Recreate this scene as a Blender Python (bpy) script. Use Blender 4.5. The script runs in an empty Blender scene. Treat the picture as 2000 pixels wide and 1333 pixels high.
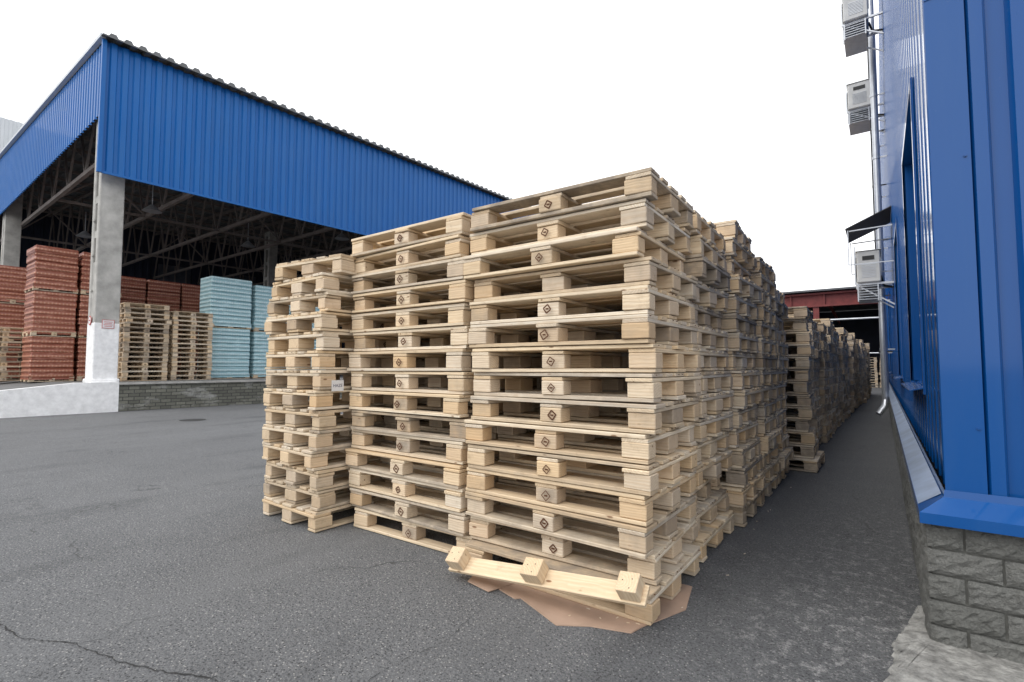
import bpy, math, random
from mathutils import Vector, Matrix, Euler
random.seed(7)
S = bpy.context.scene
COL = S.collection
R = random.uniform

# ------------------------------------------------------------------ helpers
def new_mat(name):
    m = bpy.data.materials.new(name); m.use_nodes = True
    nt = m.node_tree; nt.nodes.clear()
    o = nt.nodes.new('ShaderNodeOutputMaterial'); p = nt.nodes.new('ShaderNodeBsdfPrincipled')
    nt.links.new(p.outputs[0], o.inputs[0])
    return m, nt, p
def nd(nt, t, props=None, **ins):
    n = nt.nodes.new(t)
    for k, v in (props or {}).items(): setattr(n, k, v)
    for k, v in ins.items():
        key = int(k[1:]) if k[0] == 'i' and k[1:].isdigit() else k.replace('_', ' ')
        if hasattr(v, 'is_output'): nt.links.new(v, n.inputs[key])
        else: n.inputs[key].default_value = v
    return n
def rgb(c): return (c[0], c[1], c[2], 1)
def mixc(nt, f, a, b, mode='MIX'):
    n = nt.nodes.new('ShaderNodeMix'); n.data_type = 'RGBA'; n.blend_type = mode
    for i, v in ((0, f), (6, a), (7, b)):
        if hasattr(v, 'is_output'): nt.links.new(v, n.inputs[i])
        else: n.inputs[i].default_value = v if i == 0 else rgb(v)
    return n.outputs[2]
def math_(nt, op, a, b=0.0, c=0.0):
    n = nt.nodes.new('ShaderNodeMath'); n.operation = op
    for i, v in enumerate((a, b, c)):
        if hasattr(v, 'is_output'): nt.links.new(v, n.inputs[i])
        else: n.inputs[i].default_value = v
    return n.outputs[0]
def mrange(nt, v, a, b, c=0.0, d=1.0):
    n = nt.nodes.new('ShaderNodeMapRange'); nt.links.new(v, n.inputs[0])
    for i, x in enumerate((a, b, c, d)): n.inputs[i+1].default_value = x
    return n.outputs[0]
def noise(nt, co, scale, detail=4, rough=0.55):
    return nd(nt, 'ShaderNodeTexNoise', Vector=co, Scale=scale, Detail=detail, Roughness=rough).outputs[0]
def ramp(nt, f, stops):
    n = nt.nodes.new('ShaderNodeValToRGB'); nt.links.new(f, n.inputs[0]); e = n.color_ramp.elements
    e[0].position, e[0].color = stops[0][0], rgb(stops[0][1]); e[1].position, e[1].color = stops[-1][0], rgb(stops[-1][1])
    for p, c in stops[1:-1]:
        q = e.new(p); q.color = rgb(c)
    return n.outputs[0]
def bump(nt, p, h, strength, dist):
    b = nd(nt, 'ShaderNodeBump', Height=h, Strength=strength, Distance=dist)
    nt.links.new(b.outputs[0], p.inputs['Normal'])
def objco(nt): return nt.nodes.new('ShaderNodeTexCoord').outputs['Object']
def scaled(nt, co, s):
    return nd(nt, 'ShaderNodeMapping', Vector=co, Scale=s).outputs[0]

class MB:
    def __init__(s): s.v=[]; s.f=[]; s.m=[]; s.g=[]; s.c=[]
    def poly(s, pts, m=0, col=(0,0,0,0)):
        b=len(s.v); s.v += [tuple(p) for p in pts]; s.g += [tuple(p) for p in pts]
        s.f.append(tuple(range(b,b+len(pts)))); s.m.append(m); s.c.append(col)
    def box(s, c, d, m=0, ch=0.0, M=None, gax=0, col=(0,0,0,0), goff=(0,0,0), bend=0.0):
        hx=[x/2 for x in d]; ch=min(ch, min(hx)*0.6)
        base=len(s.v); loc=[]
        if ch<=0:
            idx={}
            for i in (0,1):
                for j in (0,1):
                    for k in (0,1):
                        idx[(i,j,k)]=len(loc); loc.append(((2*i-1)*hx[0],(2*j-1)*hx[1],(2*k-1)*hx[2]))
            fs=[((0,0,0),(0,0,1),(0,1,1),(0,1,0)),((1,0,0),(1,1,0),(1,1,1),(1,0,1)),
                ((0,0,0),(1,0,0),(1,0,1),(0,0,1)),((0,1,0),(0,1,1),(1,1,1),(1,1,0)),
                ((0,0,0),(0,1,0),(1,1,0),(1,0,0)),((0,0,1),(1,0,1),(1,1,1),(0,1,1))]
            faces=[tuple(idx[q] for q in f) for f in fs]
            ends=[1,1,0,0,0,0] if gax==0 else ([0,0,1,1,0,0] if gax==1 else [0,0,0,0,1,1])
        else:
            idx={}
            for i in (0,1):
                for j in (0,1):
                    for k in (0,1):
                        sg=(2*i-1,2*j-1,2*k-1)
                        for a in range(3):
                            p=[sg[q]*(hx[q]-(0 if q==a else ch)) for q in range(3)]
                            idx[(i,j,k,a)]=len(loc); loc.append(tuple(p))
            faces=[]; ends=[]
            for a in range(3):
                b,c_=[q for q in range(3) if q!=a]
                for sd in (0,1):
                    f=[]
                    for (x,y) in ((0,0),(1,0),(1,1),(0,1)):
                        k=[0,0,0]; k[a]=sd; k[b]=x; k[c_]=y; f.append(idx[(*k,a)])
                    faces.append(f); ends.append(1 if a==gax else 0)
                for x in (0,1):
                    for y in (0,1):
                        k0=[0,0,0]; k0[b]=x; k0[c_]=y; k1=list(k0); k1[a]=1
                        faces.append([idx[(*k0,b)],idx[(*k0,c_)],idx[(*k1,c_)],idx[(*k1,b)]]); ends.append(0)
            for i in (0,1):
                for j in (0,1):
                    for k in (0,1):
                        faces.append([idx[(i,j,k,0)],idx[(i,j,k,1)],idx[(i,j,k,2)]]); ends.append(0)
            out=[]
            for f in faces:
                p=[Vector(loc[q]) for q in f]; n=(p[1]-p[0]).cross(p[2]-p[0]); cc=sum(p,Vector())/len(p)
                out.append(tuple(f) if n.dot(cc)>0 else tuple(reversed(f)))
            faces=out
        C=Vector(c)
        for p in loc:
            g=(p[0],p[1],p[2]) if gax==0 else ((p[1],p[0],p[2]) if gax==1 else (p[2],p[1],p[0]))
            s.g.append((g[0]+goff[0],g[1]+goff[1],g[2]+goff[2]))
            q=Vector(p)
            if M is not None: q=M@q
            s.v.append(tuple(q+C))
        for f,e in zip(faces,ends):
            s.f.append(tuple(base+q for q in f)); s.m.append(m); s.c.append((col[0],col[1],float(e),col[3]))
    def beam(s,p0,p1,w,h,m=0):
        p0=Vector(p0);p1=Vector(p1);d=p1-p0;L=d.length
        q=d.to_track_quat('X','Z').to_matrix()
        s.box(tuple((p0+p1)/2),(L,w,h),m,M=q)
    def tube(s,p0,p1,r,n=12,m=0,r2=None,cap=True):
        p0=Vector(p0);p1=Vector(p1);d=p1-p0;q=d.to_track_quat('Z','Y').to_matrix()
        b=len(s.v); r2=r if r2 is None else r2
        for P,rr in ((p0,r),(p1,r2)):
            for i in range(n):
                a=2*math.pi*i/n; v=P+q@Vector((rr*math.cos(a),rr*math.sin(a),0)); s.v.append(tuple(v)); s.g.append(tuple(v))
        for i in range(n):
            j=(i+1)%n; s.f.append((b+i,b+j,b+n+j,b+n+i)); s.m.append(m); s.c.append((0,0,0,0))
        if cap:
            s.f.append(tuple(b+n-1-i for i in range(n))); s.f.append(tuple(b+n+i for i in range(n))); s.m+=[m,m]; s.c+=[(0,0,0,0)]*2
    def mesh(s,name,mats,attrs=False):
        me=bpy.data.meshes.new(name); me.from_pydata(s.v,[],s.f); me.update()
        for m in mats: me.materials.append(m)
        me.polygons.foreach_set('material_index',s.m)
        if attrs:
            a=me.attributes.new('gco','FLOAT_VECTOR','POINT'); a.data.foreach_set('vector',[x for g in s.g for x in g])
            c=me.attributes.new('bc','FLOAT_COLOR','CORNER'); L=[]
            for p in me.polygons:
                L += list(s.c[p.index])*p.loop_total
            c.data.foreach_set('color',L)
        return me
    def obj(s,name,mats,parent=None,attrs=False,loc=None,rot=None):
        o=bpy.data.objects.new(name,s.mesh(name,mats,attrs)); COL.objects.link(o)
        if parent: o.parent=parent
        if loc: o.location=loc
        if rot: o.rotation_euler=rot
        return o
def empty(name,loc=(0,0,0),rot=(0,0,0)):
    e=bpy.data.objects.new(name,None); COL.objects.link(e); e.location=loc; e.rotation_euler=rot; e.empty_display_size=.2; return e

# ------------------------------------------------------------------ materials
def mat_wood():
    m,nt,p=new_mat('pallet_wood')
    at=nd(nt,'ShaderNodeAttribute',{'attribute_name':'bc'}); g=nd(nt,'ShaderNodeAttribute',{'attribute_name':'gco'}).outputs['Vector']
    sep=nd(nt,'ShaderNodeSeparateColor',Color=at.outputs['Color'])
    r,grey,end=sep.outputs[0],sep.outputs[1],sep.outputs[2]; blk=at.outputs['Alpha']
    rnd=nd(nt,'ShaderNodeObjectInfo').outputs['Random']
    wv=nd(nt,'ShaderNodeTexWave',{'wave_type':'RINGS','rings_direction':'X'},Vector=scaled(nt,g,(0.35,1,1)),Scale=24.0,Distortion=3.0,Detail=2.0,Detail_Scale=1.5).outputs[1]
    streak=noise(nt,scaled(nt,g,(1.2,22,22)),1.0,4,.65)
    fine=noise(nt,scaled(nt,g,(7,150,150)),1.0,2)
    rr=math_(nt,'FRACT',math_(nt,'ADD',r,math_(nt,'MULTIPLY',rnd,.9)))
    c=ramp(nt,rr,[(0,(.90,.80,.64)),(.25,(.86,.73,.54)),(.42,(.76,.58,.37)),(.58,(.84,.70,.50)),(.8,(.72,.64,.52)),(1,(.90,.82,.68))])
    c=mixc(nt,math_(nt,'MULTIPLY',blk,.50),c,(.70,.43,.20))
    c=mixc(nt,math_(nt,'MULTIPLY',wv,0.27),c,(.52,.32,.15))
    c=mixc(nt,mrange(nt,fine,.45,.75,0,.3),c,(.44,.30,.18))
    c=mixc(nt,mrange(nt,streak,.5,.72,0,.36),c,(.50,.36,.23))
    vo=nd(nt,'ShaderNodeTexVoronoi',Vector=scaled(nt,g,(1,2.6,2.6)),Scale=4.2).outputs['Distance']
    c=mixc(nt,mrange(nt,vo,.05,.09,.85,0),c,(.20,.085,.032))
    oc=objco(nt)
    d=noise(nt,oc,6.0,4,.65)
    gl=math_(nt,'ADD',grey,math_(nt,'MULTIPLY',math_(nt,'POWER',rnd,4.0),.45))
    gm=math_(nt,'MINIMUM',math_(nt,'MULTIPLY',gl,mrange(nt,d,.3,.65,.35,1.15)),.9)
    c=mixc(nt,gm,c,(.28,.235,.19))
    d2=noise(nt,nd(nt,'ShaderNodeVectorMath',{'operation':'ADD'},i0=oc,i1=nd(nt,'ShaderNodeCombineXYZ',X=math_(nt,'MULTIPLY',rnd,37.0)).outputs[0]).outputs[0],11.0,4,.7)
    c=mixc(nt,mrange(nt,d2,.58,.76,0,.45),c,(.30,.21,.13))
    c=mixc(nt,math_(nt,'MULTIPLY',end,.16),c,(.48,.32,.18))
    nt.links.new(c,p.inputs['Base Color']); p.inputs['Roughness'].default_value=.8
    p.inputs['Specular IOR Level'].default_value=.2
    bump(nt,p,math_(nt,'ADD',math_(nt,'MULTIPLY',wv,.5),math_(nt,'ADD',fine,streak)),.6,.002)
    return m
WOOD=mat_wood()
def simple(name,col,rough=.6,metal=0,nscale=4,var=.25,bs=0.0,bd=.002,bscale=60,spec=.5):
    m,nt,p=new_mat(name); oc=objco(nt)
    n=noise(nt,oc,nscale,5,.6)
    c=mixc(nt,mrange(nt,n,.3,.7,0,1),tuple(x*(1-var) for x in col),tuple(min(1,x*(1+var)) for x in col))
    nt.links.new(c,p.inputs['Base Color']); p.inputs['Roughness'].default_value=rough; p.inputs['Metallic'].default_value=metal
    p.inputs['Specular IOR Level'].default_value=spec
    if bs: bump(nt,p,noise(nt,oc,bscale,4,.6),bs,bd)
    return m
BURN=simple('burn_mark',(.10,.04,.018),.9)
def mat_blue(name,col,rough,dirt=.12,coat=.5):
    m,nt,p=new_mat(name); oc=objco(nt)
    n=noise(nt,scaled(nt,oc,(1,1,.12)),5.0,6,.65); n2=noise(nt,oc,.6,3); n3=noise(nt,oc,35.0,3,.7)
    c=mixc(nt,mrange(nt,n,.4,.75,0,dirt),col,(.10,.20,.34))
    c=mixc(nt,mrange(nt,n2,.3,.7,0,.25),c,tuple(x*.72 for x in col))
    c=mixc(nt,mrange(nt,n3,.66,.74,0,dirt*1.2),c,(.16,.22,.30))
    nt.links.new(c,p.inputs['Base Color']); nt.links.new(mrange(nt,n,.3,.7,rough-.05,rough+.1),p.inputs['Roughness'])
    p.inputs['Specular IOR Level'].default_value=.2
    p.inputs['Coat Weight'].default_value=coat; p.inputs['Coat Roughness'].default_value=.08; p.inputs['Coat IOR'].default_value=1.4
    bump(nt,p,math_(nt,'ADD',n2,noise(nt,scaled(nt,oc,(1,1,.4)),1.6,2)),.2,.008)
    return m
BLUE=mat_blue('blue_painted_metal',(.001,.070,.27),.30,.08,.8)
BLUEF=mat_blue('blue_fascia_metal',(.006,.125,.42),.45,.22,.25)
CONC=simple('concrete',(.42,.41,.385),.85,nscale=3,var=.25,bs=.6,bd=.012,bscale=25)
WHITEP=simple('whitewash',(.86,.86,.86),.8,nscale=7,var=.13,bs=.5,bd=.01,bscale=16)
STEEL=simple('truss_steel',(.21,.18,.165),.6,nscale=2)
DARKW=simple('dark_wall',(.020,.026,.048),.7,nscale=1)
ROOFM=simple('grey_roof_sheet',(.13,.135,.14),.6,nscale=2)
GALV=simple('galvanised_metal',(.55,.57,.60),.35,.6,nscale=6,var=.12)
WHITEM=simple('white_casing',(.60,.60,.58),.45,nscale=5,var=.12)
DARK=simple('dark_grille',(.03,.03,.03),.6)
CRK=simple('crack_fill',(.03,.03,.03),.9)
CARD=simple('cardboard',(.41,.285,.21),.85,nscale=5,var=.14,bs=.15)
REDST=simple('red_primer_steel',(.22,.045,.04),.6,nscale=3)
PALEW=simple('pale_cladding',(.60,.63,.66),.5,nscale=1,var=.05)
PAPER=simple('paper',(.75,.75,.76),.7,var=.03)
REDP=simple('red_paint',(.55,.08,.07),.5)
INK=simple('ink',(.05,.05,.12),.7)
GLASS=simple('window_glass',(.02,.025,.035),.08,nscale=1)
DOCKT=simple('dock_floor',(.15,.15,.15),.85,nscale=2,bs=.3)

def mat_asphalt():
    m,nt,p=new_mat('asphalt'); oc=objco(nt)
    big=noise(nt,oc,.30,5,.6); mid=noise(nt,oc,3.0,6,.7); fine=noise(nt,oc,75.0,5,.8)
    vo=nd(nt,'ShaderNodeTexVoronoi',Vector=oc,Scale=105.0)
    stone=vo.outputs['Distance']; vc=nd(nt,'ShaderNodeSeparateColor',Color=vo.outputs['Color']).outputs[0]
    c=mixc(nt,mrange(nt,big,.32,.68),(.092,.095,.100),(.150,.154,.160))
    c=mixc(nt,mrange(nt,mid,.35,.7,0,.55),c,(.078,.081,.086))
    c=mixc(nt,mrange(nt,fine,.40,.64,0,.8),c,(.245,.247,.25))
    c=mixc(nt,mrange(nt,fine,.48,.36,0,.7),c,(.035,.036,.038))
    c=mixc(nt,math_(nt,'MULTIPLY',mrange(nt,vc,.88,.91),mrange(nt,stone,.25,.5,1,0)),c,(.44,.43,.41))
    c=mixc(nt,math_(nt,'MULTIPLY',mrange(nt,vc,.18,.12),mrange(nt,stone,.3,.55,1,0)),c,(.03,.03,.032))
    st=noise(nt,scaled(nt,oc,(1,.35,1)),1.1,6,.65)
    c=mixc(nt,mrange(nt,st,.55,.70,0,.45),c,(.055,.057,.060))
    s=nd(nt,'ShaderNodeSeparateXYZ',Vector=oc); x,y=s.outputs[0],s.outputs[1]
    ln=noise(nt,scaled(nt,oc,(.55,.06,1)),1.4,4,.6)
    c=mixc(nt,mrange(nt,ln,.52,.66,0,.28),c,(.20,.203,.206))
    wob=math_(nt,'MULTIPLY',math_(nt,'SUBTRACT',noise(nt,oc,2.2,4),.5),.9)
    alley_shade=math_(nt,'MULTIPLY',mrange(nt,math_(nt,'ADD',x,wob),-1.15,-.75),mrange(nt,math_(nt,'ADD',y,wob),1.2,2.4))
    c=mixc(nt,math_(nt,'MULTIPLY',alley_shade,.42),c,(.045,.045,.047))  # shade in the alley beside the stacks, painted into the ground colour
    dn=noise(nt,oc,14.0,9,.88)
    dmask=math_(nt,'MULTIPLY',mrange(nt,math_(nt,'ADD',x,math_(nt,'MULTIPLY',wob,.8)),-.85,-.2),mrange(nt,y,6.0,2.6))
    c=mixc(nt,math_(nt,'MULTIPLY',mrange(nt,dn,.52,.60,0,.85),dmask),c,(.40,.395,.385))
    w=nd(nt,'ShaderNodeVectorMath',{'operation':'ADD'},i0=oc,i1=nd(nt,'ShaderNodeTexNoise',Vector=oc,Scale=1.8,Detail=5.0).outputs[1]).outputs[0]
    cr=nd(nt,'ShaderNodeTexVoronoi',{'feature':'DISTANCE_TO_EDGE'},Vector=w,Scale=.42).outputs['Distance']
    ck=math_(nt,'MULTIPLY',mrange(nt,cr,0,.006,1,0),mrange(nt,noise(nt,oc,.8,3),.5,.62))
    c=mixc(nt,math_(nt,'MULTIPLY',ck,.7),c,(.03,.03,.03))
    nt.links.new(c,p.inputs['Base Color']); p.inputs['Roughness'].default_value=.8
    p.inputs['Specular IOR Level'].default_value=.35
    h=math_(nt,'ADD',math_(nt,'MULTIPLY',fine,1.6),math_(nt,'MULTIPLY',stone,-.8))
    h=math_(nt,'ADD',h,math_(nt,'MULTIPLY',mid,1.5)); h=math_(nt,'SUBTRACT',h,ck)
    bump(nt,p,h,.75,.007)
    return m
ASPH=mat_asphalt()

def mat_stone():
    m,nt,p=new_mat('split_face_brick'); oc=objco(nt)
    g=nd(nt,'ShaderNodeAttribute',{'attribute_name':'bc'}); s=nd(nt,'ShaderNodeSeparateColor',Color=g.outputs['Color'])
    n=noise(nt,oc,14,7,.7); n2=noise(nt,oc,90,4,.7)
    c=mixc(nt,s.outputs[0],(.15,.152,.14),(.25,.25,.235))
    c=mixc(nt,mrange(nt,n,.35,.7,0,.6),c,(.29,.29,.27)); c=mixc(nt,mrange(nt,n2,.4,.7,0,.5),c,(.09,.095,.09))
    nt.links.new(c,p.inputs['Base Color']); p.inputs['Roughness'].default_value=.9
    bump(nt,p,math_(nt,'ADD',math_(nt,'MULTIPLY',n,2.0),math_(nt,'MULTIPLY',n2,.5)),1.0,.03)
    return m
STONE=mat_stone()
MORTAR=simple('mortar',(.17,.17,.155),.9,nscale=20,bs=.5)

def mat_dockbrick():
    m,nt,p=new_mat('dock_brick'); oc=objco(nt)
    s=nd(nt,'ShaderNodeSeparateXYZ',Vector=oc)
    uv=nd(nt,'ShaderNodeCombineXYZ',X=s.outputs[1],Y=s.outputs[2],Z=0.0).outputs[0]
    b=nd(nt,'ShaderNodeTexBrick',Vector=uv,Scale=1.0,Color1=rgb((.12,.12,.10)),Color2=rgb((.22,.22,.18)),Mortar=rgb((.05,.05,.048)))
    b.inputs['Mortar Size'].default_value=.010; b.inputs['Brick Width'].default_value=.26; b.inputs['Row Height'].default_value=.1
    n=noise(nt,scaled(nt,oc,(1,.6,2)),1.8,7,.7)
    c=mixc(nt,mrange(nt,n,.53,.70,0,.7),b.outputs[0],(.52,.52,.50))
    c=mixc(nt,mrange(nt,noise(nt,oc,30,4),.4,.7,0,.4),c,(.07,.07,.06))
    nt.links.new(c,p.inputs['Base Color']); p.inputs['Roughness'].default_value=.9
    bump(nt,p,b.outputs[1],-.8,.02)
    return m
DOCKB=mat_dockbrick()

def mat_wrap(name,c1,c2,c3,vs=.085):
    m,nt,p=new_mat(name); oc=objco(nt)
    s=nd(nt,'ShaderNodeSeparateXYZ',Vector=oc); x,y,z=s.outputs
    w=math_(nt,'SINE',math_(nt,'MULTIPLY',z,2*math.pi/.145))
    h=math_(nt,'SINE',math_(nt,'MULTIPLY',math_(nt,'ADD',x,y),2*math.pi/vs))
    n=noise(nt,scaled(nt,oc,(2.5,2.5,6)),2.0,5,.6)
    c=mixc(nt,mrange(nt,w,-.3,.9),c1,c2)
    c=mixc(nt,math_(nt,'MULTIPLY',mrange(nt,w,.1,.8),mrange(nt,h,0,.9,0,.7)),c,c3)
    c=mixc(nt,mrange(nt,n,.5,.75,0,.5),c,tuple(min(1,q*1.2+.12) for q in c2))
    nt.links.new(c,p.inputs['Base Color']); p.inputs['Roughness'].default_value=.3
    bump(nt,p,math_(nt,'ADD',math_(nt,'MULTIPLY',n,1.5),math_(nt,'MULTIPLY',w,.5)),.6,.03)
    return m
WR_O=mat_wrap('orange_wrap',(.25,.075,.045),(.46,.185,.115),(.60,.38,.28))
WR_B=mat_wrap('blue_wrap',(.28,.47,.52),(.50,.70,.74),(.76,.83,.82))

# ------------------------------------------------------------------ world, sun, camera
W_=bpy.data.worlds.new('World'); S.world=W_; W_.use_nodes=True; nt=W_.node_tree; nt.nodes.clear()
out=nt.nodes.new('ShaderNodeOutputWorld'); bg=nt.nodes.new('ShaderNodeBackground'); nt.links.new(bg.outputs[0],out.inputs[0])
SUN_EL=math.radians(50); SUN_AZ=math.radians(205)
sky=nt.nodes.new('ShaderNodeTexSky'); sky.sky_type='NISHITA'; sky.sun_disc=False; sky.sun_elevation=SUN_EL; sky.sun_rotation=SUN_AZ
sky.air_density=1.0; sky.dust_density=4.0
hs=nd(nt,'ShaderNodeHueSaturation',Saturation=.25,Value=1.0,Color=sky.outputs[0])
tc=nt.nodes.new('ShaderNodeTexCoord').outputs['Generated']
cl=noise(nt,scaled(nt,tc,(1,1,3)),1.6,4,.5)
cloud=mixc(nt,mrange(nt,cl,.35,.65),(10.5,10.65,10.9),(12.0,12.05,12.2))
cm=mixc(nt,.92,hs.outputs[0],cloud)
nt.links.new(cm,bg.inputs[0]); bg.inputs[1].default_value=.145
sl=bpy.data.lights.new('sun','SUN'); sl.energy=1.3; sl.angle=math.radians(35); sl.color=(1,.98,.95)
so=bpy.data.objects.new('sun',sl); COL.objects.link(so)
sd=Vector((math.sin(SUN_AZ)*math.cos(SUN_EL),math.cos(SUN_AZ)*math.cos(SUN_EL),math.sin(SUN_EL)))
so.rotation_euler=sd.to_track_quat('Z','Y').to_euler()
cd=bpy.data.cameras.new('camera'); cam=bpy.data.objects.new('camera',cd); COL.objects.link(cam); S.camera=cam
cd.sensor_width=36; cd.lens=17.40; cd.clip_end=2000; cd.clip_start=.05
cam.location=(0,0,1.25); cam.rotation_euler=(math.radians(93),0,math.radians(36.7))
S.view_settings.view_transform='Standard'; S.view_settings.look='None'; S.view_settings.exposure=0

# ------------------------------------------------------------------ ground
g=MB(); g.poly([(-500,-500,0),(500,-500,0),(500,500,0),(-500,500,0)]); g.obj('ground',[ASPH])
def crack(pts,w,name):
    mb=MB(); P=[]; dx=dy=0
    for a,b in zip(pts[:-1],pts[1:]):
        n=max(3,int((Vector(b)-Vector(a)).length/.02))
        for i in range(n):
            t=i/n; dx=dx*.8+R(-.008,.008); dy=dy*.8+R(-.008,.008)
            P.append(Vector((a[0]+(b[0]-a[0])*t+dx,a[1]+(b[1]-a[1])*t+dy)))
    W=[w*R(.15,1.3) for _ in P]
    for i in range(len(P)-1):
        d=(P[i+1]-P[i]).normalized(); nrm=Vector((-d.y,d.x))
        q=[P[i]-nrm*W[i],P[i+1]-nrm*W[i+1],P[i+1]+nrm*W[i+1],P[i]+nrm*W[i]]
        mb.poly([(v.x,v.y,.004) for v in q])
    mb.obj(name,[CRK])
crack([(-3.9,.42),(-3.47,.50),(-3.2,.53),(-2.95,.66),(-2.58,.763),(-2.16,.93),(-1.9,1.0)],.003,'asphalt_crack')
crack([(-1.66,1.2),(-1.68,1.35),(-1.62,1.7),(-1.70,2.05)],.0014,'asphalt_crack')
crack([(-2.95,.66),(-2.9,.75),(-3.0,.9),(-2.92,1.05)],.0013,'asphalt_crack')

# ------------------------------------------------------------------ pallets
def pallet_mesh(seed,grey):
    rs=random.getstate(); random.seed(seed); mb=MB(); ZS=1.035
    def bd(cx,cy,z0,z1,lx,ly,gax,blk=0):
        z0*=ZS; z1*=ZS
        M=Euler((R(-.004,.004),R(-.003,.003),R(-.012,.012))).to_matrix()
        if blk: M=Euler((0,0,R(-.08,.08))).to_matrix()
        gg=min(1,max(0,grey+R(-.12,.16)+(.5 if random.random()<.10 else 0)))
        mb.box((cx+R(-.008,.008),cy+R(-.008,.008),(z0+z1)/2),(lx*R(.988,1.007) if gax==0 or blk else lx+R(-.008,.004),ly*R(.988,1.007) if gax==1 else ly+R(-.010,.005),z1-z0-.0015-(R(0,.0035) if not blk else 0)),
               0,ch=.0025 if not blk else .004,M=M,gax=gax,col=(R(0,.8),gg,0,float(blk)*R(.1,1)),goff=(R(-50,50),R(-.12,.12),R(.02,.14)*random.choice((-1,1))))
    for y,w in ((-.35,.1),(0,.145),(.35,.1)): bd(0,y,0,.022,1.2,w,0)
    for x in (-.5275,0,.5275):
        for y,w in ((-.35,.1),(0,.145),(.35,.1)): bd(x,y,.022,.1,.145,w,0,1)
        bd(x,0,.1,.122,.145,.8,1)
    for i,(y,w) in enumerate(((-.3275,.145),(-.165,.1),(0,.145),(.165,.1),(.3275,.145))):
        bd(0,y,.122,.144,1.2,w,0)
    zc=.061*ZS
    for sy in (-1,1):
        if random.random()<.8:
            y=sy*(.4+.0095); r=R(.024,.030); sw=R(.004,.008); ox=R(-.012,.012); tl=R(-.25,.25)
            pts=[(r*math.cos(tl+k*math.pi/2),r*math.sin(tl+k*math.pi/2)) for k in range(4)]
            for k in range(4):
                a=pts[k];b=pts[(k+1)%4]
                mb.beam((ox+a[0],y,zc+a[1]),(ox+b[0],y,zc+b[1]),.0015,sw,1)
            mb.box((ox,y,zc),(.020,.0015,.009),1)
    for sx in (-1,1):
        for y in (-.36,-.03,.03,.36):
            mb.tube((sx*.6,y,.14),(sx*.6065,y,.14),.0025,5,1)
    me=mb.mesh('pallet_%d'%seed,[WOOD,BURN],True)
    random.setstate(rs); return me
FRESH=[pallet_mesh(i,R(.0,.12)) for i in range(12)]
MIDP=[pallet_mesh(20+i,R(.2,.45)) for i in range(4)]
OLD=[pallet_mesh(40+i,R(.4,.75)) for i in range(5)]
PH=.152
def stack(cx,cy,n,rz=0,age=0.0,jx=.018,jy=.015,z0=.006,shifts=None,jr=.016,name='pallet_stack'):
    e=empty(name,(cx,cy,z0),(0,0,rz)); lean=(R(-.0012,.0012),R(-.0012,.0012)); z=0
    for i in range(n):
        q=random.random()
        pool=FRESH if q>age else (OLD if random.random()<.45 else MIDP)
        o=bpy.data.objects.new('pallet',random.choice(pool)); COL.objects.link(o); o.parent=e
        sx,sy,sr=(shifts or {}).get(i,(0,0,0))
        if random.random()<.2: sx+=R(-.045,.045); sy+=R(-.03,.03); sr+=R(-.035,.035)
        o.location=(R(-jx,jx)+sx+lean[0]*i,R(-jy,jy)+sy+lean[1]*i,z)
        o.rotation_euler=(R(-.003,.003),R(-.002,.002),R(-jr,jr)+sr+(math.pi if random.random()<.5 else 0))
        z+=PH+R(-.0012,.0018)
    return e
# front row
stack(-1.555,2.80,15,0,.10,shifts={0:(.04,-.06,.01),1:(.0,.03,.03),2:(-.01,-.01,-.01),14:(.02,.0,.02),13:(-.03,0,-.015),12:(-.05,0,.02),11:(.01,.02,.01),8:(.02,0,.0),6:(.02,-.01,0),7:(.03,0,-.015),4:(.03,-.01,.01),3:(-.01,0,-.02)})
stack(-2.795,2.80,15,0,.06,shifts={0:(.06,.04,.04),14:(-.01,0,.02),13:(0,.02,-.02),8:(-.02,.0,.01),5:(.02,0,.02)})
stack(-3.84,2.74,14,math.pi/2,.12,shifts={13:(.06,.0,.12),12:(0,.0,-.05),11:(0,.02,.06),9:(.02,0,.04)},jr=.035)
# long row
def fx(y): return -.985+.02*y
y=3.30
counts=[15,16,15,14,13,13,13,13,14,14,13,14,14,13,14,14,15,14,13,14,14,15,14,14,14,15]
for i,n in enumerate(counts):
    age=min(.75,.12+.06*i)
    off=R(-.04,.05)
    if i==4:
        stack(fx(y)-.6+.12,y+.45,n,.06,age,jr=.03,shifts={0:(.1,-.05,-.04),1:(.05,0,0)})
    else:
        stack(fx(y)-.6+off,y+.4,n,R(-.015,.015),age,jr=.024,jx=.03,jy=.02)
    stack(fx(y)-.6-1.24+R(-.02,.02),y+.4,min(14,n-random.choice((0,1))),R(-.01,.01),age)
    if i<11: stack(fx(y)-.6-2.44+R(-.02,.02)-.1,y+.55,n-2,R(-.01,.01),age)
    y+=.875+ (R(.0,.12) if i>2 else 0)

# leaning broken skid with three blocks
mb=MB()
def wb(c,d,gax=0,blk=0,g=.02):
    mb.box(c,d,0,ch=.003,gax=gax,col=(R(0,.1),g,0,float(blk)),goff=(R(-9,9),R(-.1,.1),R(.03,.1)))
wb((0,0,0),(1.2,.1,.022))
for x in (-.53,0,.53): wb((x,0.006,.051),(.1 if x else .11,.098,.078),2,.15)
for x in (-.53,0,.53):
    for q in ((.02,.02),(-.025,.01),(.015,-.025)): mb.tube((x+q[0],q[1],.0895),(x+q[0],q[1],.0915),.0028,6,1)
mb.obj('broken_pallet_skid',[WOOD,DARK],attrs=True,loc=(-1.49,2.225,.140),rot=Euler((math.radians(38),-math.radians(5.5),math.radians(1.5)),'XYZ'))

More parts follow.
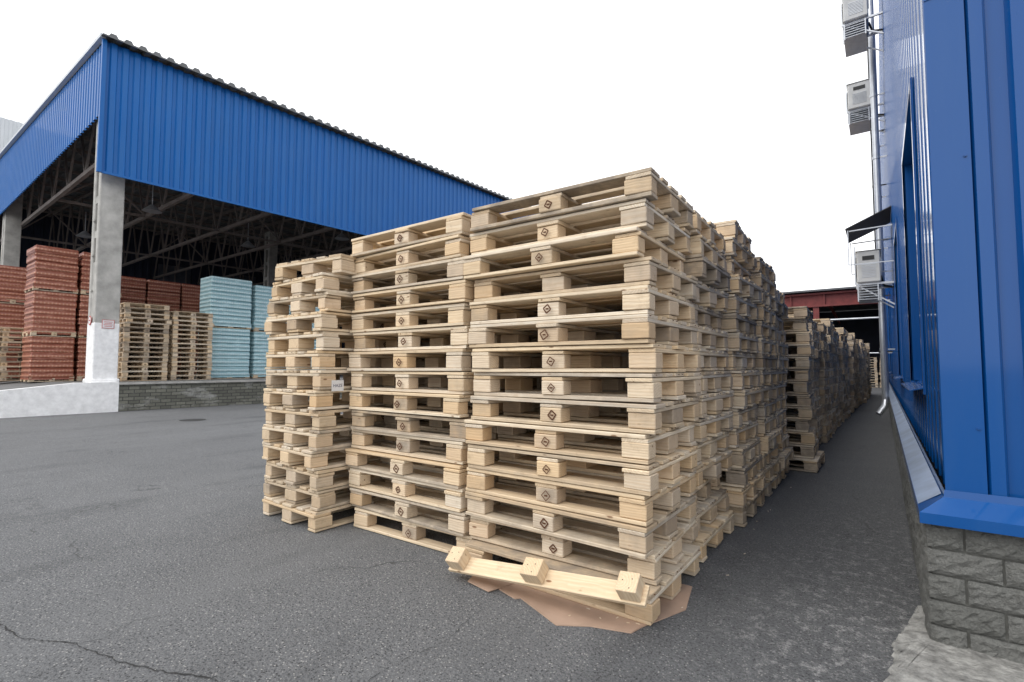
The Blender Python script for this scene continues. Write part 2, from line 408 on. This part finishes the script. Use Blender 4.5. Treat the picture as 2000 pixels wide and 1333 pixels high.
# cardboard on the ground
def sheet(mb,pts,z,t=.005):
    top=[(x,y,z+t+h) for x,y,h in pts]; bot=[(x,y,z+h) for x,y,h in pts]
    mb.poly(top); mb.poly(list(reversed(bot)))
    for i in range(len(pts)):
        j=(i+1)%len(pts); mb.poly([bot[i],bot[j],top[j],top[i]])
mb=MB()
sheet(mb,[(-1.80,2.25,0),(-1.62,2.20,0),(-1.60,2.225,0),(-1.30,2.10,.0),(-1.16,2.19,0),(-.98,2.25,0),(-.96,2.33,0),(-.845,2.63,0),(-.90,2.92,0),(-1.8,2.9,0)],.001)
mb.obj('cardboard_sheet',[CARD])
mb=MB(); M4=.0015
sheet(mb,[(-2.01,2.34,.0),(-1.96,2.20,.0),(-1.78,2.17,.0),(-1.73,2.34,.0),(-1.9,2.6,0)],.007)
mb.obj('cardboard_sheet',[CARD],rot=None)

# a few tiny splinters close to the stack foot
mb=MB()
for k in range(14):
    if k<6: x=R(-1.3,-.8); yy=R(2.2,2.36)
    else: x=R(-.90,-.76); yy=R(2.4,6)
    L=R(.008,.022)
    mb.box((x,yy,.004+.002),(L,R(.003,.006),.004),0,M=Euler((0,0,R(0,3.1))).to_matrix(),col=(R(0,1),R(.2,.5),0,0),goff=(R(-5,5),0,.05))
mb.obj('wood_splinters',[WOOD],attrs=True)

# paper label on left stack
mb=MB(); mb.box((0,0,0),(.11,.001,.085),0)
lab=mb.obj('paper_label',[PAPER],loc=(-3.415,2.30,.006+9*PH-.10-.17),rot=(0,0,math.radians(92)))
tx=bpy.data.curves.new('label_text','FONT'); tx.body='HAZE'; tx.size=.034; tx.align_x='CENTER'; tx.align_y='CENTER'; tx.materials.append(INK)
to=bpy.data.objects.new('label_text',tx); COL.objects.link(to); to.parent=lab; to.location=(0,-.0015,0); to.rotation_euler=(math.pi/2,0,0)

# ------------------------------------------------------------------ right-hand blue warehouse
bw=empty('blue_warehouse',(0,0,0))
WX,WY,WH,WE=.247,3.006,11.0,46.0
def ribs(mb,o,d,nrm,L,zf0,zf1,pitch,dep,m=0,s0=0.0,phase=0.0,frac=(.50,.58,.92)):
    o=Vector(o);d=Vector(d);nrm=Vector(nrm); prof=[]; k=math.floor((s0-phase)/pitch)
    s=phase+k*pitch
    while s<s0+L+pitch:
        for fr,h in ((0,0),(frac[0],0),(frac[1],dep),(frac[2],dep),(1,0)): prof.append((s+fr*pitch,h))
        s+=pitch
    pr=[(a,h) for a,h in prof if s0-1e-6<=a<=s0+L+1e-6]
    pr=[(s0,0)]+pr+[(s0+L,0)]
    for (a,h),(b,h2) in zip(pr[:-1],pr[1:]):
        if b-a<1e-5 and abs(h-h2)<1e-6: continue
        A=o+d*a+nrm*h;B=o+d*b+nrm*h2
        mb.poly([(A.x,A.y,zf0(a)),(B.x,B.y,zf0(b)),(B.x,B.y,zf1(b)),(A.x,A.y,zf1(a))],m)
cst=lambda v:(lambda s:v)
mb=MB()
wins=[(4.5,6.2,1.12,3.25),(8.6,10.2,1.12,3.25),(17,19,1.12,3.25),(24,26,1.12,3.25)]
PIT=.25; RD=.0055; FR=(.76,.80,.96)
cur=WY+.17
for (a,b,z0,z1) in wins+[(WE,WE,0,0)]:
    ribs(mb,(WX,0,0),(0,1,0),(-1,0,0),a-cur,cst(.64),cst(WH),PIT,RD,s0=cur,frac=FR)
    if a<WE:
        ribs(mb,(WX,0,0),(0,1,0),(-1,0,0),b-a,cst(.64),cst(z0),PIT,RD,s0=a,frac=FR)
        ribs(mb,(WX,0,0),(0,1,0),(-1,0,0),b-a,cst(z1),cst(WH),PIT,RD,s0=a,frac=FR)
    cur=b
TW=.105
ribs(mb,(0,WY,0),(1,0,0),(0,-1,0),15,cst(.64),cst(WH),.135,.032,s0=WX+TW-.01,phase=.02,frac=(.45,.56,.90))
mb.obj('cladding',[BLUE],bw)
mb=MB()
for p0,p1 in (((WX-.018,WY+.18),(WX-.034,WY-.036)),((WX-.034,WY-.036),(WX+TW,WY-.036))):
    mb.poly([(p0[0],p0[1],.66),(p1[0],p1[1],.66),(p1[0],p1[1],WH),(p0[0],p0[1],WH)])
mb.poly([(WX-.018,WY+.18,.66),(WX-.018,WY+.18,WH),(WX,WY+.18,WH),(WX,WY+.18,.66)])
mb.poly([(WX+TW,WY-.036,.66),(WX+TW,WY-.036,WH),(WX+TW,WY,WH),(WX+TW,WY,.66)])
M=Euler((0,math.radians(-4),0)).to_matrix()
mb.box((WX+(TW-.034)/2,WY-.0375,2.98),(TW+.036,.005,.004),0,M=M)
mb.obj('corner_trim',[BLUE],bw)
mb=MB()
for z in (.98,2.2,3.03,3.9):
    x=WX+TW-.02
    mb.tube((x,WY-.036,z),(x,WY-.040,z),.007,8); mb.tube((x,WY-.040,z),(x,WY-.044,z),.004,6)
mb.obj('screws',[BLUE],bw)
mb=MB(); ox=.094
prof=[(0,.70),(.004,.668),(ox,.607),(ox,.56),(ox-.02,.56)]
for (a,za),(b,zb) in zip(prof[:-1],prof[1:]):
    mb.poly([(WX-.038-a,WE,za),(WX-.038-b,WE,zb),(WX-.038-b,WY-.04-b,zb),(WX-.038-a,WY-.04-a,za)])
    mb.poly([(WX-.038-a,WY-.04-a,za),(WX-.038-b,WY-.04-b,zb),(15,WY-.04-b,zb),(15,WY-.04-a,za)])
mb.obj('flashing',[BLUE],bw)
mb=MB()
mb.poly([(WX-.045,WE,.6705),(WX-.038-ox+.002,WE,.610),(WX-.038-ox+.002,WY+.02,.610),(WX-.045,WY+.02,.6705)])
mb.obj('flashing_sky_sheen',[simple('flashing_sheen_paint',(.30,.37,.50),.35,.2)],bw)  # pale strip over the blue flashing: sky reflection put into its colour
# windows
mb=MB()
for a,b,z0,z1 in wins:
    gx=WX+.16
    mb.poly([(gx,a,z0),(gx,b,z0),(gx,b,z1),(gx,a,z1)],1)
    for yy in (a,b): mb.poly([(WX-.02,yy,z0),(gx,yy,z0),(gx,yy,z1),(WX-.02,yy,z1)],0)
    mb.poly([(WX-.02,a,z1),(gx,a,z1),(gx,b,z1),(WX-.02,b,z1)],0)
    for yy in (a-.03,b+.03): mb.box((WX-.014,yy,(z0+z1)/2),(.014,.06,z1-z0+.12),0)
    mb.box((WX-.014,(a+b)/2,z1+.032),(.016,b-a,.06),0)
    M=Euler((0,math.radians(-12),0)).to_matrix(); mb.box((WX+.03,(a+b)/2,z0-.008),(.26,b-a+.08,.008),2,M=M)
    for q in (.04,.5,.96):
        mb.box((gx-.02,a+(b-a)*q,(z0+z1)/2),(.04,.06,z1-z0),2)
    mb.box((gx-.02,(a+b)/2,z0+.04),(.04,b-a,.07),2); mb.box((gx-.02,(a+b)/2,z1-.04),(.04,b-a,.07),2)
mb.obj('windows',[BLUE,GLASS,BLUE],bw)
# brick plinth
mb=MB(); BX,BY=.140,2.93; H=.555; rows=5; rh=H/rows
mb.poly([(BX+.016,WE,0),(BX+.016,BY+.016,0),(BX+.016,BY+.016,H+.02),(BX+.016,WE,H+.02)],1)
mb.poly([(BX+.016,BY+.016,0),(15,BY+.016,0),(15,BY+.016,H+.02),(BX+.016,BY+.016,H+.02)],1)
def rough_face(x0,x1,z0,z1,fn,nx,nz,amp):
    cr=R(0,1); P=[[None]*(nz+1) for _ in range(nx+1)]
    for i in range(nx+1):
        for j in range(nz+1):
            e=(i in (0,nx)) or (j in (0,nz))
            u=x0+(x1-x0)*i/nx; z=z0+(z1-z0)*j/nz
            d=R(-.003,.003) if e else amp*R(.3,1.4)
            if not e: u+=R(-.004,.004); z+=R(-.004,.004)
            else: u+=R(-.0018,.0018); z+=R(-.0018,.0018)
            P[i][j]=fn(u,z,d)
    for i in range(nx):
        for j in range(nz): mb.poly([P[i][j],P[i+1][j],P[i+1][j+1],P[i][j+1]],0,(cr,0,0,0))
    bk=lambda u,z: fn(u,z,-.03)
    for j in range(nz):
        za=z0+(z1-z0)*j/nz; zb=z0+(z1-z0)*(j+1)/nz
        mb.poly([P[0][j],P[0][j+1],bk(x0,zb),bk(x0,za)],0,(cr,0,0,0)); mb.poly([P[nx][j],P[nx][j+1],bk(x1,zb),bk(x1,za)],0,(cr,0,0,0))
    for jz,zz in ((0,z0),(nz,z1)):
        for i in range(nx): mb.poly([P[i][jz],P[i+1][jz],bk(x0+(x1-x0)*(i+1)/nx,zz),bk(x0+(x1-x0)*i/nx,zz)],0,(cr,0,0,0))
for r in range(rows):
    z0=r*rh+.005; z1=(r+1)*rh-.005
    x=BX+(0 if r%2 else -.12)
    while x<5:
        x0=max(x,BX); x1=x+.25-.010
        if x1-x0>.03: rough_face(x0,x1,z0,z1,lambda u,z,d:(u,BY-d,z),12 if x1-x0>.15 else 6,6,.013)
        x+=.25
    y=BY+(0 if not r%2 else -.12)
    while y<WE:
        y0=max(y,BY); y1=y+.25-.010
        if y1-y0>.03:
            near=y0<6
            rough_face(y0,y1,z0,z1,lambda u,z,d:(BX-d,u,z),6 if near else 2,4 if near else 2,.011)
        y+=.25
mb.obj('brick_plinth',[STONE,MORTAR],bw,attrs=True)
mb=MB()
mb.poly([(WX+.4,WY+.4,WH-.05),(15,WY+.4,WH-.05),(15,WE,WH-.05),(WX+.4,WE,WH-.05)]); mb.poly([(15,WY,0),(15,WE,0),(15,WE,WH),(15,WY,WH)]); mb.poly([(WX,WE,0),(15,WE,0),(15,WE,WH),(WX,WE,WH)])
mb.poly([(WX+.4,WY+.4,0),(WX+.4,WE,0),(WX+.4,WE,WH),(WX+.4,WY+.4,WH)]); mb.poly([(WX+.4,WY+.4,0),(15,WY+.4,0),(15,WY+.4,WH),(WX+.4,WY+.4,WH)])
mb.obj('shell',[DARKW],bw)
# concrete apron at wall foot
mb=MB()
def apr(t):
    keys=[(0,.11,3.35),(.12,.09,3.22),(.3,.05,3.02),(.42,.0,2.85),(.5,.01,2.70),(.6,-.03,2.5),(.68,.02,2.36),(.8,.5,2.30),(1,3.5,2.3)]
    for (t0,x0,y0),(t1,x1,y1) in zip(keys[:-1],keys[1:]):
        if t<=t1:
            f=(t-t0)/(t1-t0); return x0+(x1-x0)*f,y0+(y1-y0)*f
N=110; prev=None
for i in range(N+1):
    x,yy=apr(i/N); x+=R(-.012,.012); yy+=R(-.012,.012)
    ix,iy=(.16,max(yy,2.97)) if i/N<.66 else (max(x,.16),2.97)
    h=R(.012,.024)
    cur_=((x,yy,0),(x+.01,yy+.008,h),((x+ix)/2,(yy+iy)/2,.03+R(-.004,.004)),(ix,iy,.042))
    if prev:
        for k in range(3): mb.poly([prev[k],cur_[k],cur_[k+1],prev[k+1]])
    prev=cur_
mb.obj('concrete_apron',[simple('rough_concrete',(.26,.255,.24),.9,nscale=18,var=.55,bs=1.0,bd=.02,bscale=30)])

# AC units
def ac(y,z,xc=-.17,d=.36,w=.85,h=.62):
    mb=MB(); mb.box((0,0,0),(d,w,h),0,ch=.02)
    mb.box((0,0,h/2+.006),(d+.03,w+.03,.012),0,ch=.004)
    for k in range(9): mb.box((.0,-w/2-.004,-.2+k*.03),(d*.6,.008,.012),2)
    mb.box((0,-w/2-.006,.17),(d*.5,.008,.08),1)
    cx=-d/2-.004
    for rr in (.08,.14,.2,.25):
        n=20
        for i in range(n):
            a0=2*math.pi*i/n;a1=2*math.pi*(i+1)/n
            mb.beam((cx-.01,-.1+rr*math.cos(a0),rr*math.sin(a0)),(cx-.01,-.1+rr*math.cos(a1),rr*math.sin(a1)),.006,.006,1)
    mb.tube((cx+.003,-.1,0),(cx-.003,-.1,0),.25,24,1)
    wall=WX-xc
    for yy in (-w*.4,w*.4):
        mb.box((wall/2-d/4,yy,-h/2-.02),(wall+d/2+.05,.04,.04),2)
        mb.beam((wall,yy,-h/2-.45),(-d/2,yy,-h/2-.04),.025,.025,2)
        mb.beam((-d/2-.03,yy,-h/2-.02),(-d/2-.03,yy,h/2+.12),.02,.02,2)
    for k in range(6): mb.box((-.02,0,-h/2-.07-k*.05),(d-.04,w*.9,.010),2)
    for sx in (-1,1): mb.box((sx*d*.42-.02,-w*.45,-h/2-.2),(.02,.02,.32),2)
    pts=[(d/2,w*.3,-.1),(wall*.6,w*.3,-.3),(wall,w*.3,-.35)]
    for a,b in zip(pts[:-1],pts[1:]): mb.tube(a,b,.02,8,1)
    mb.obj('air_conditioner',[WHITEM,DARK,GALV],loc=(xc,y,z))
ac(12.4,8.65,-.2,.42); ac(14.6,7.75,-.22,.46); ac(12.2,3.2,-.14,.38)
# awning above the lower unit
mb=MB()
M=Euler((0,math.radians(-24),0)).to_matrix()
mb.box((-.12,0,0),(.78,1.3,.015),0,M=M)
for yy in (-.6,.6):
    mb.beam((.24,yy,-.18),(-.42,yy,-.20),.02,.02,1); mb.beam((-.44,yy,-.18),(-.44,yy,-.85),.018,.018,1); mb.beam((-.44,yy,-.85),(.24,yy,-.85),.018,.018,1)
mb.obj('awning',[DARK,GALV],loc=(0,12.0,4.05))
def pipe(pts,r,name,mat):
    mb=MB()
    for a,b in zip(pts[:-1],pts[1:]):
        mb.tube(a,b,r,12)
    z=1.6
    x,y=pts[0][0],pts[0][1]
    while z<8:
        mb.tube((x,y,z),(x,y,z+.06),r*1.18,12); mb.beam((x,y,z+.03),(WX,y,z+.03),.02,.03); z+=1.4
    return mb.obj(name,[mat])
pipe([(.05,13.3,10.5),(.05,13.3,.55),(.03,13.25,.42),(-.08,13.15,.25)],.06,'drainpipe',GALV)
pipe([(.1,16.5,10.5),(.1,16.5,.3)],.05,'drainpipe',GALV)
pipe([(-.02,15.4,10.8),(-.02,15.4,3.1)],.022,'conduit_pipe',DARK)

# ------------------------------------------------------------------ left loading shed
CX,CY=-17.11,3.96
def P(a,b,z): return (CX-a+.049*b,CY+b,z)
sh=empty('loading_shed',(0,0,0))
ZT=10.37
def zr(a): return ZT+.045*a
D=Vector((.0489,.9988,0)).normalized()
LEN=62
mb=MB()
ribs(mb,P(0,0,0),tuple(D),(.9988,-.0489,0),LEN,cst(6.63),cst(ZT-.02),.27,.045,frac=(.30,.42,.88))
ribs(mb,P(0,0,0),(-1,0,0),(0,-1,0),29,cst(8.30),lambda s:zr(s)-.02,.27,.045,frac=(.30,.42,.88))
mb.obj('fascia_cladding',[BLUEF],sh)
mb=MB()
mb.beam(P(-.05,-.055,ZT-.02),P(-.05,-.055,6.6),.10,.10,0)
mb.beam(P(-.05,0,6.62),P(-.05,LEN,6.62),.05,.06,0)
mb.obj('fascia_trim',[BLUEF],sh)
mb=MB()
mb.beam(P(-.1,-.1,zr(0)+.06),P(29,-.1,zr(29)+.06),.12,.10,0)
mb.obj('roof_edge_trim',[PALEW],sh)
mb=MB(); s=-.15; pts=[]
while s<LEN:
    for fr,h in ((0,0),(.35,0),(.5,.085),(.85,.085)): pts.append((s+fr*.34,h))
    s+=.34
for (b0,h0),(b1,h1) in zip(pts[:-1],pts[1:]):
    a0,a1=-.32,29
    mb.poly([P(a0,b0,zr(a0)+.03+h0),P(a0,b1,zr(a0)+.03+h1),P(a1,b1,zr(a1)+.03+h1),P(a1,b0,zr(a1)+.03+h0)])
    mb.poly([P(a0,b0,zr(a0)-.01),P(a0,b1,zr(a0)-.01),P(a0,b1,zr(a0)+.03+h1),P(a0,b0,zr(a0)+.03+h0)])
mb.obj('roof',[ROOFM],sh)
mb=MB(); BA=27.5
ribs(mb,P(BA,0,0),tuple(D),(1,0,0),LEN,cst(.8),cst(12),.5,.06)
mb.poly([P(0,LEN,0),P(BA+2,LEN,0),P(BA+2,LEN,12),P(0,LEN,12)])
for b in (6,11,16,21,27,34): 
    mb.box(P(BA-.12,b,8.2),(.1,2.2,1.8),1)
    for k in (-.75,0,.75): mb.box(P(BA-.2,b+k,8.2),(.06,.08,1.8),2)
mb.obj('back_wall',[DARKW,simple('pale_pane',(.09,.10,.12),.3),STEEL],sh)  # panes slightly lighter than the wall around them
mb=MB()
b=.7
while b<LEN:
    ch=7.9
    mb.beam(P(.2,b,ch),P(BA,b,ch+.1),.12,.14); mb.beam(P(.2,b,zr(.2)-.25),P(BA,b,zr(BA)-.25),.12,.14)
    n=12
    for i in range(n):
        a0=.3+i*(BA-.3)/n; a1=.3+(i+1)*(BA-.3)/n; am=(a0+a1)/2
        mb.beam(P(a0,b,ch),P(am,b,zr(am)-.25),.07,.07); mb.beam(P(am,b,zr(am)-.25),P(a1,b,ch),.07,.07)
    b+=3.0
for a in range(1,28,2):
    mb.beam(P(a,.2,zr(a)-.1),P(a,LEN,zr(a)-.1),.08,.14)
for a in (1.0,9.0,18.0):
    bb=.7
    while bb<LEN-3:
        mb.beam(P(a,bb,7.9),P(a,bb+3,zr(a)-.2),.06,.06); mb.beam(P(a,bb+3,7.9),P(a,bb,zr(a)-.2),.06,.06); bb+=6
    mb.beam(P(a,.7,7.9),P(a,LEN,7.9),.09,.09)
mb.obj('roof_trusses',[STEEL],sh)
def column(a,b,white=True,name='concrete_column',zt=10.1):
    mb=MB(); x,y,_=P(a,b,0); wx,wy=.66,.56; z0=.80
    for sx in (-1,1): mb.box((x+sx*(wx/2-.1),y,(z0+zt)/2),(.2,wy,zt-z0),0,ch=.02)
    edges=[(z0,4.2),(4.9,5.1),(5.9,6.1),(6.9,7.1),(7.9,8.1),(8.9,9.1),(9.8,10.1)]
    for za,zb in edges: mb.box((x,y,(za+zb)/2),(wx-.02,wy-.05,zb-za),0)
    mb.box((x,y+.1,(4+zt)/2),(wx-.1,.12,zt-4),0)
    if white:
        mb.box((x,y,z0+.85),(wx+.012,wy+.012,1.68),1,ch=.02)
        mb.box((x,y,z0+.06),(wx+.10,wy+.09,.12),1,ch=.02)
    for bz in (3.4,4.4,5.4): mb.box((x-.1,y-wy/2-.01,bz),(.12,.02,.05),0)
    mb.obj(name,[CONC,WHITEP],sh)
column(.62,.35)
for bb in (18,36,54): column(.62,bb)
for bb in (-.0,12,24,36): column(15.5,bb+.4,False)
mb=MB()
for a,b in ((6,3),(13,2.5),(9,8),(4,10)):
    x,y,_=P(a,b,0); mb.tube((x,y,8.6),(x,y,7.6),.02,6); mb.tube((x,y,7.65),(x,y,7.4),.08,16,0,r2=.33)
mb.obj('pendant_lamps',[GALV],sh)
mb=MB(); mb.box((0,0,0),(.006,.28,.24),0)
for z in (-.113,.113): mb.box((.005,0,z),(.004,.28,.012),1)
for yy in (-.134,.134): mb.box((.005,yy,0),(.004,.012,.214),1)
for k in range(4): mb.box((.005,0,.06-.04*k),(.004,.2-.03*(k%2),.012),1)
x,y,_=P(.62,.35,0); mb.obj('warning_sign',[PAPER,REDP],loc=(x+.345,y+.02,2.45))
mb=MB(); mb.tube((0,0,0),(0,-.006,0),.13,20,0); mb.tube((0,-.006,0),(0,-.009,0),.10,20,1); mb.box((0,-.011,0),(.11,.003,.03),0)
mb.obj('round_sign',[REDP,PAPER],loc=(x-.02,y-.30,2.55))

# dock
mb=MB(); DZ=.81; da=.1
mb.poly([P(da,-.3,DZ),P(da,LEN,DZ),P(40,LEN,DZ),P(40,-.3,DZ)],0)
mb.poly([P(da,-.3,DZ),P(40,-.3,DZ),P(40,-7.6,.002),P(da,-7.6,.002)],0)
mb.poly([P(da,.62,0),P(da,LEN,0),P(da,LEN,DZ-.05),P(da,.62,DZ-.05)],1)
mb.beam(P(da,.62,DZ-.027),P(da,LEN,DZ-.027),.09,.06,3)
mb.poly([P(da-.03,.62,0),P(da-.03,-.3,0),P(da-.03,-.3,DZ+.01),P(da-.03,.62,DZ+.01)],2)
mb.poly([P(da-.03,-.3,0),P(da-.03,-7.6,0),P(da-.03,-7.6,.01),P(da-.03,-.3,DZ+.01)],2)
mb.poly([P(da-.03,.62,0),P(da-.03,.62,DZ+.01),P(da+.25,.62,DZ+.01),P(da+.25,.62,0)],2)
mb.poly([P(da-.03,-.3,DZ+.012),P(da-.03,.62,DZ+.012),P(da+.25,.62,DZ+.012),P(da+.25,-.3,DZ+.012)],2)
mb.poly([P(da-.03,-.3,DZ+.012),P(da+.25,-.3,DZ+.012),P(da+.25,-7.6,.02),P(da-.03,-7.6,.012)],2)
mb.obj('loading_dock',[DOCKT,DOCKB,WHITEP,CONC])

# wrapped bottle pallets
def wrapped(x,y,mat,tiers,lx,ly,th,name='wrapped_bottle_pallet',layers=5):
    e=empty(name,(x,y,DZ),(0,0,R(-.03,.03)))
    z=.002
    for t in range(tiers):
        o=bpy.data.objects.new('pallet',random.choice(MIDP)); COL.objects.link(o); o.parent=e; o.location=(0,0,z); o.rotation_euler=(0,0,math.pi/2); o.scale=(ly/1.2,lx/.8,1)
        z+=.155; mb=MB(); bh=(th-.16)/layers; tx_,ty_=R(-.02,.02),R(-.02,.02)
        for k in range(layers):
            mb.box((tx_+R(-.008,.008),ty_+R(-.008,.008),z+bh*(k+.5)),(lx-.02+R(-.02,.01),ly-.02+R(-.02,.01),bh-.012),0,ch=.03)
        mb.box((0,0,z+(th-.16)/2),(lx-.07,ly-.07,th-.18),0)
        for sx in (-1,1): mb.box((tx_+sx*(lx/2-.004),ty_,z-.03),(.006,ly-.03,.13),0); mb.box((tx_,ty_+sx*(ly/2-.004),z-.03),(lx-.03,.006,.13),0)
        mb.obj('bottles',[mat],e); z+=th-.16
wrapped(-20.5,3.68,WR_O,3,1.1,1.02,1.36)
wrapped(-20.5,4.78,WR_O,3,1.1,1.02,1.36)
wrapped(-21.7,4.2,WR_O,3,1.1,1.0,1.36)
wrapped(-24.2,3.3,WR_O,3,1.1,1.2,1.30)
wrapped(-25.4,3.3,WR_O,3,1.1,1.2,1.30)
for yy in (6.3,7.5,8.7): wrapped(-23.5,yy,WR_O,3,1.1,1.15,1.30)
wrapped(-19.6,8.36,WR_B,2,1.0,1.45,1.86,layers=6)
wrapped(-19.6,9.95,WR_B,2,1.0,1.45,1.80,layers=6)
wrapped(-19.6,11.6,WR_B,2,1.0,1.45,1.80,layers=6)
wrapped(-20.8,8.9,WR_B,2,1.0,1.45,1.80,layers=6)
for yy in (10.5,11.8,13.1,14.5): wrapped(-25,yy,WR_O,2,1.1,1.15,1.55)
stack(-19.0,5.62,16,math.pi/2,.35,z0=DZ,jr=.02); stack(-19.0,6.95,15,math.pi/2,.3,z0=DZ,jr=.02)
stack(-22.1,2.9,11,math.pi/2,.5,z0=DZ,jr=.02); stack(-19.9,5.7,15,math.pi/2,.45,z0=DZ)

# far buildings
pw=MB()
ribs(pw,(-48,-25,0),(0,1,0),(1,0,0),32,cst(0),cst(18.4),.4,.05)
pw.poly([(-48,7,0),(-70,7,0),(-70,7,18.4),(-48,7,18.4)]); pw.poly([(-48,-25,18.4),(-48,7,18.4),(-70,7,18.4),(-70,-25,18.4)])
pw.obj('white_building',[PALEW])
rs_=empty('red_steel_shed',(0,0,0))
mb=MB(); Y0=40
for zz in (6.30,5.45): mb.box((-8,Y0,zz),(44,.5,.12),0)
mb.box((-8,Y0+.02,5.87),(44,.06,.74),0)
for i in range(23): mb.box((-29+i*2,Y0-.1,5.87),(.06,.2,.72),0)
for i in range(6): 
    mb.box((-29+i*8.5,Y0,2.7),(.35,.35,5.4),0)
mb.box((-8,Y0+8,6.5),(44.6,17,.12),1)
mb.poly([(-30,Y0+15,0),(14,Y0+15,0),(14,Y0+15,6.4),(-30,Y0+15,6.4)],2)
mb.poly([(-30,Y0,0),(-30,Y0+15,0),(-30,Y0+15,6.4),(-30,Y0,6.4)],2)
for i in range(8): mb.beam((-28+i*5,Y0+.3,6.2),(-28+i*5,Y0+15,5.3),.15,.2,0)
mb.obj('frame',[REDST,ROOFM,DARKW],rs_)
mb=MB(); mb.tube((-5,33,0),(-5,33,3.9),.05,10); mb.tube((-5,33,3.9),(.3,33,3.9),.05,10); mb.tube((.05,31,0),(.05,31,4.6),.08,10); mb.tube((-5,33,2.0),(.3,33,2.0),.03,8)
mb.obj('pipe_gantry',[GALV])
for i in range(6): stack(-6+i*1.3,37.5+R(-.3,.3),12,0,.9)
mb=MB(); mb.tube((0,0,0),(0,0,.006),.30,28,0); mb.tube((0,0,.006),(0,0,.009),.27,28,1)
mb.obj('manhole_cover',[DOCKT,CRK],loc=(-13.0,4.9,0))
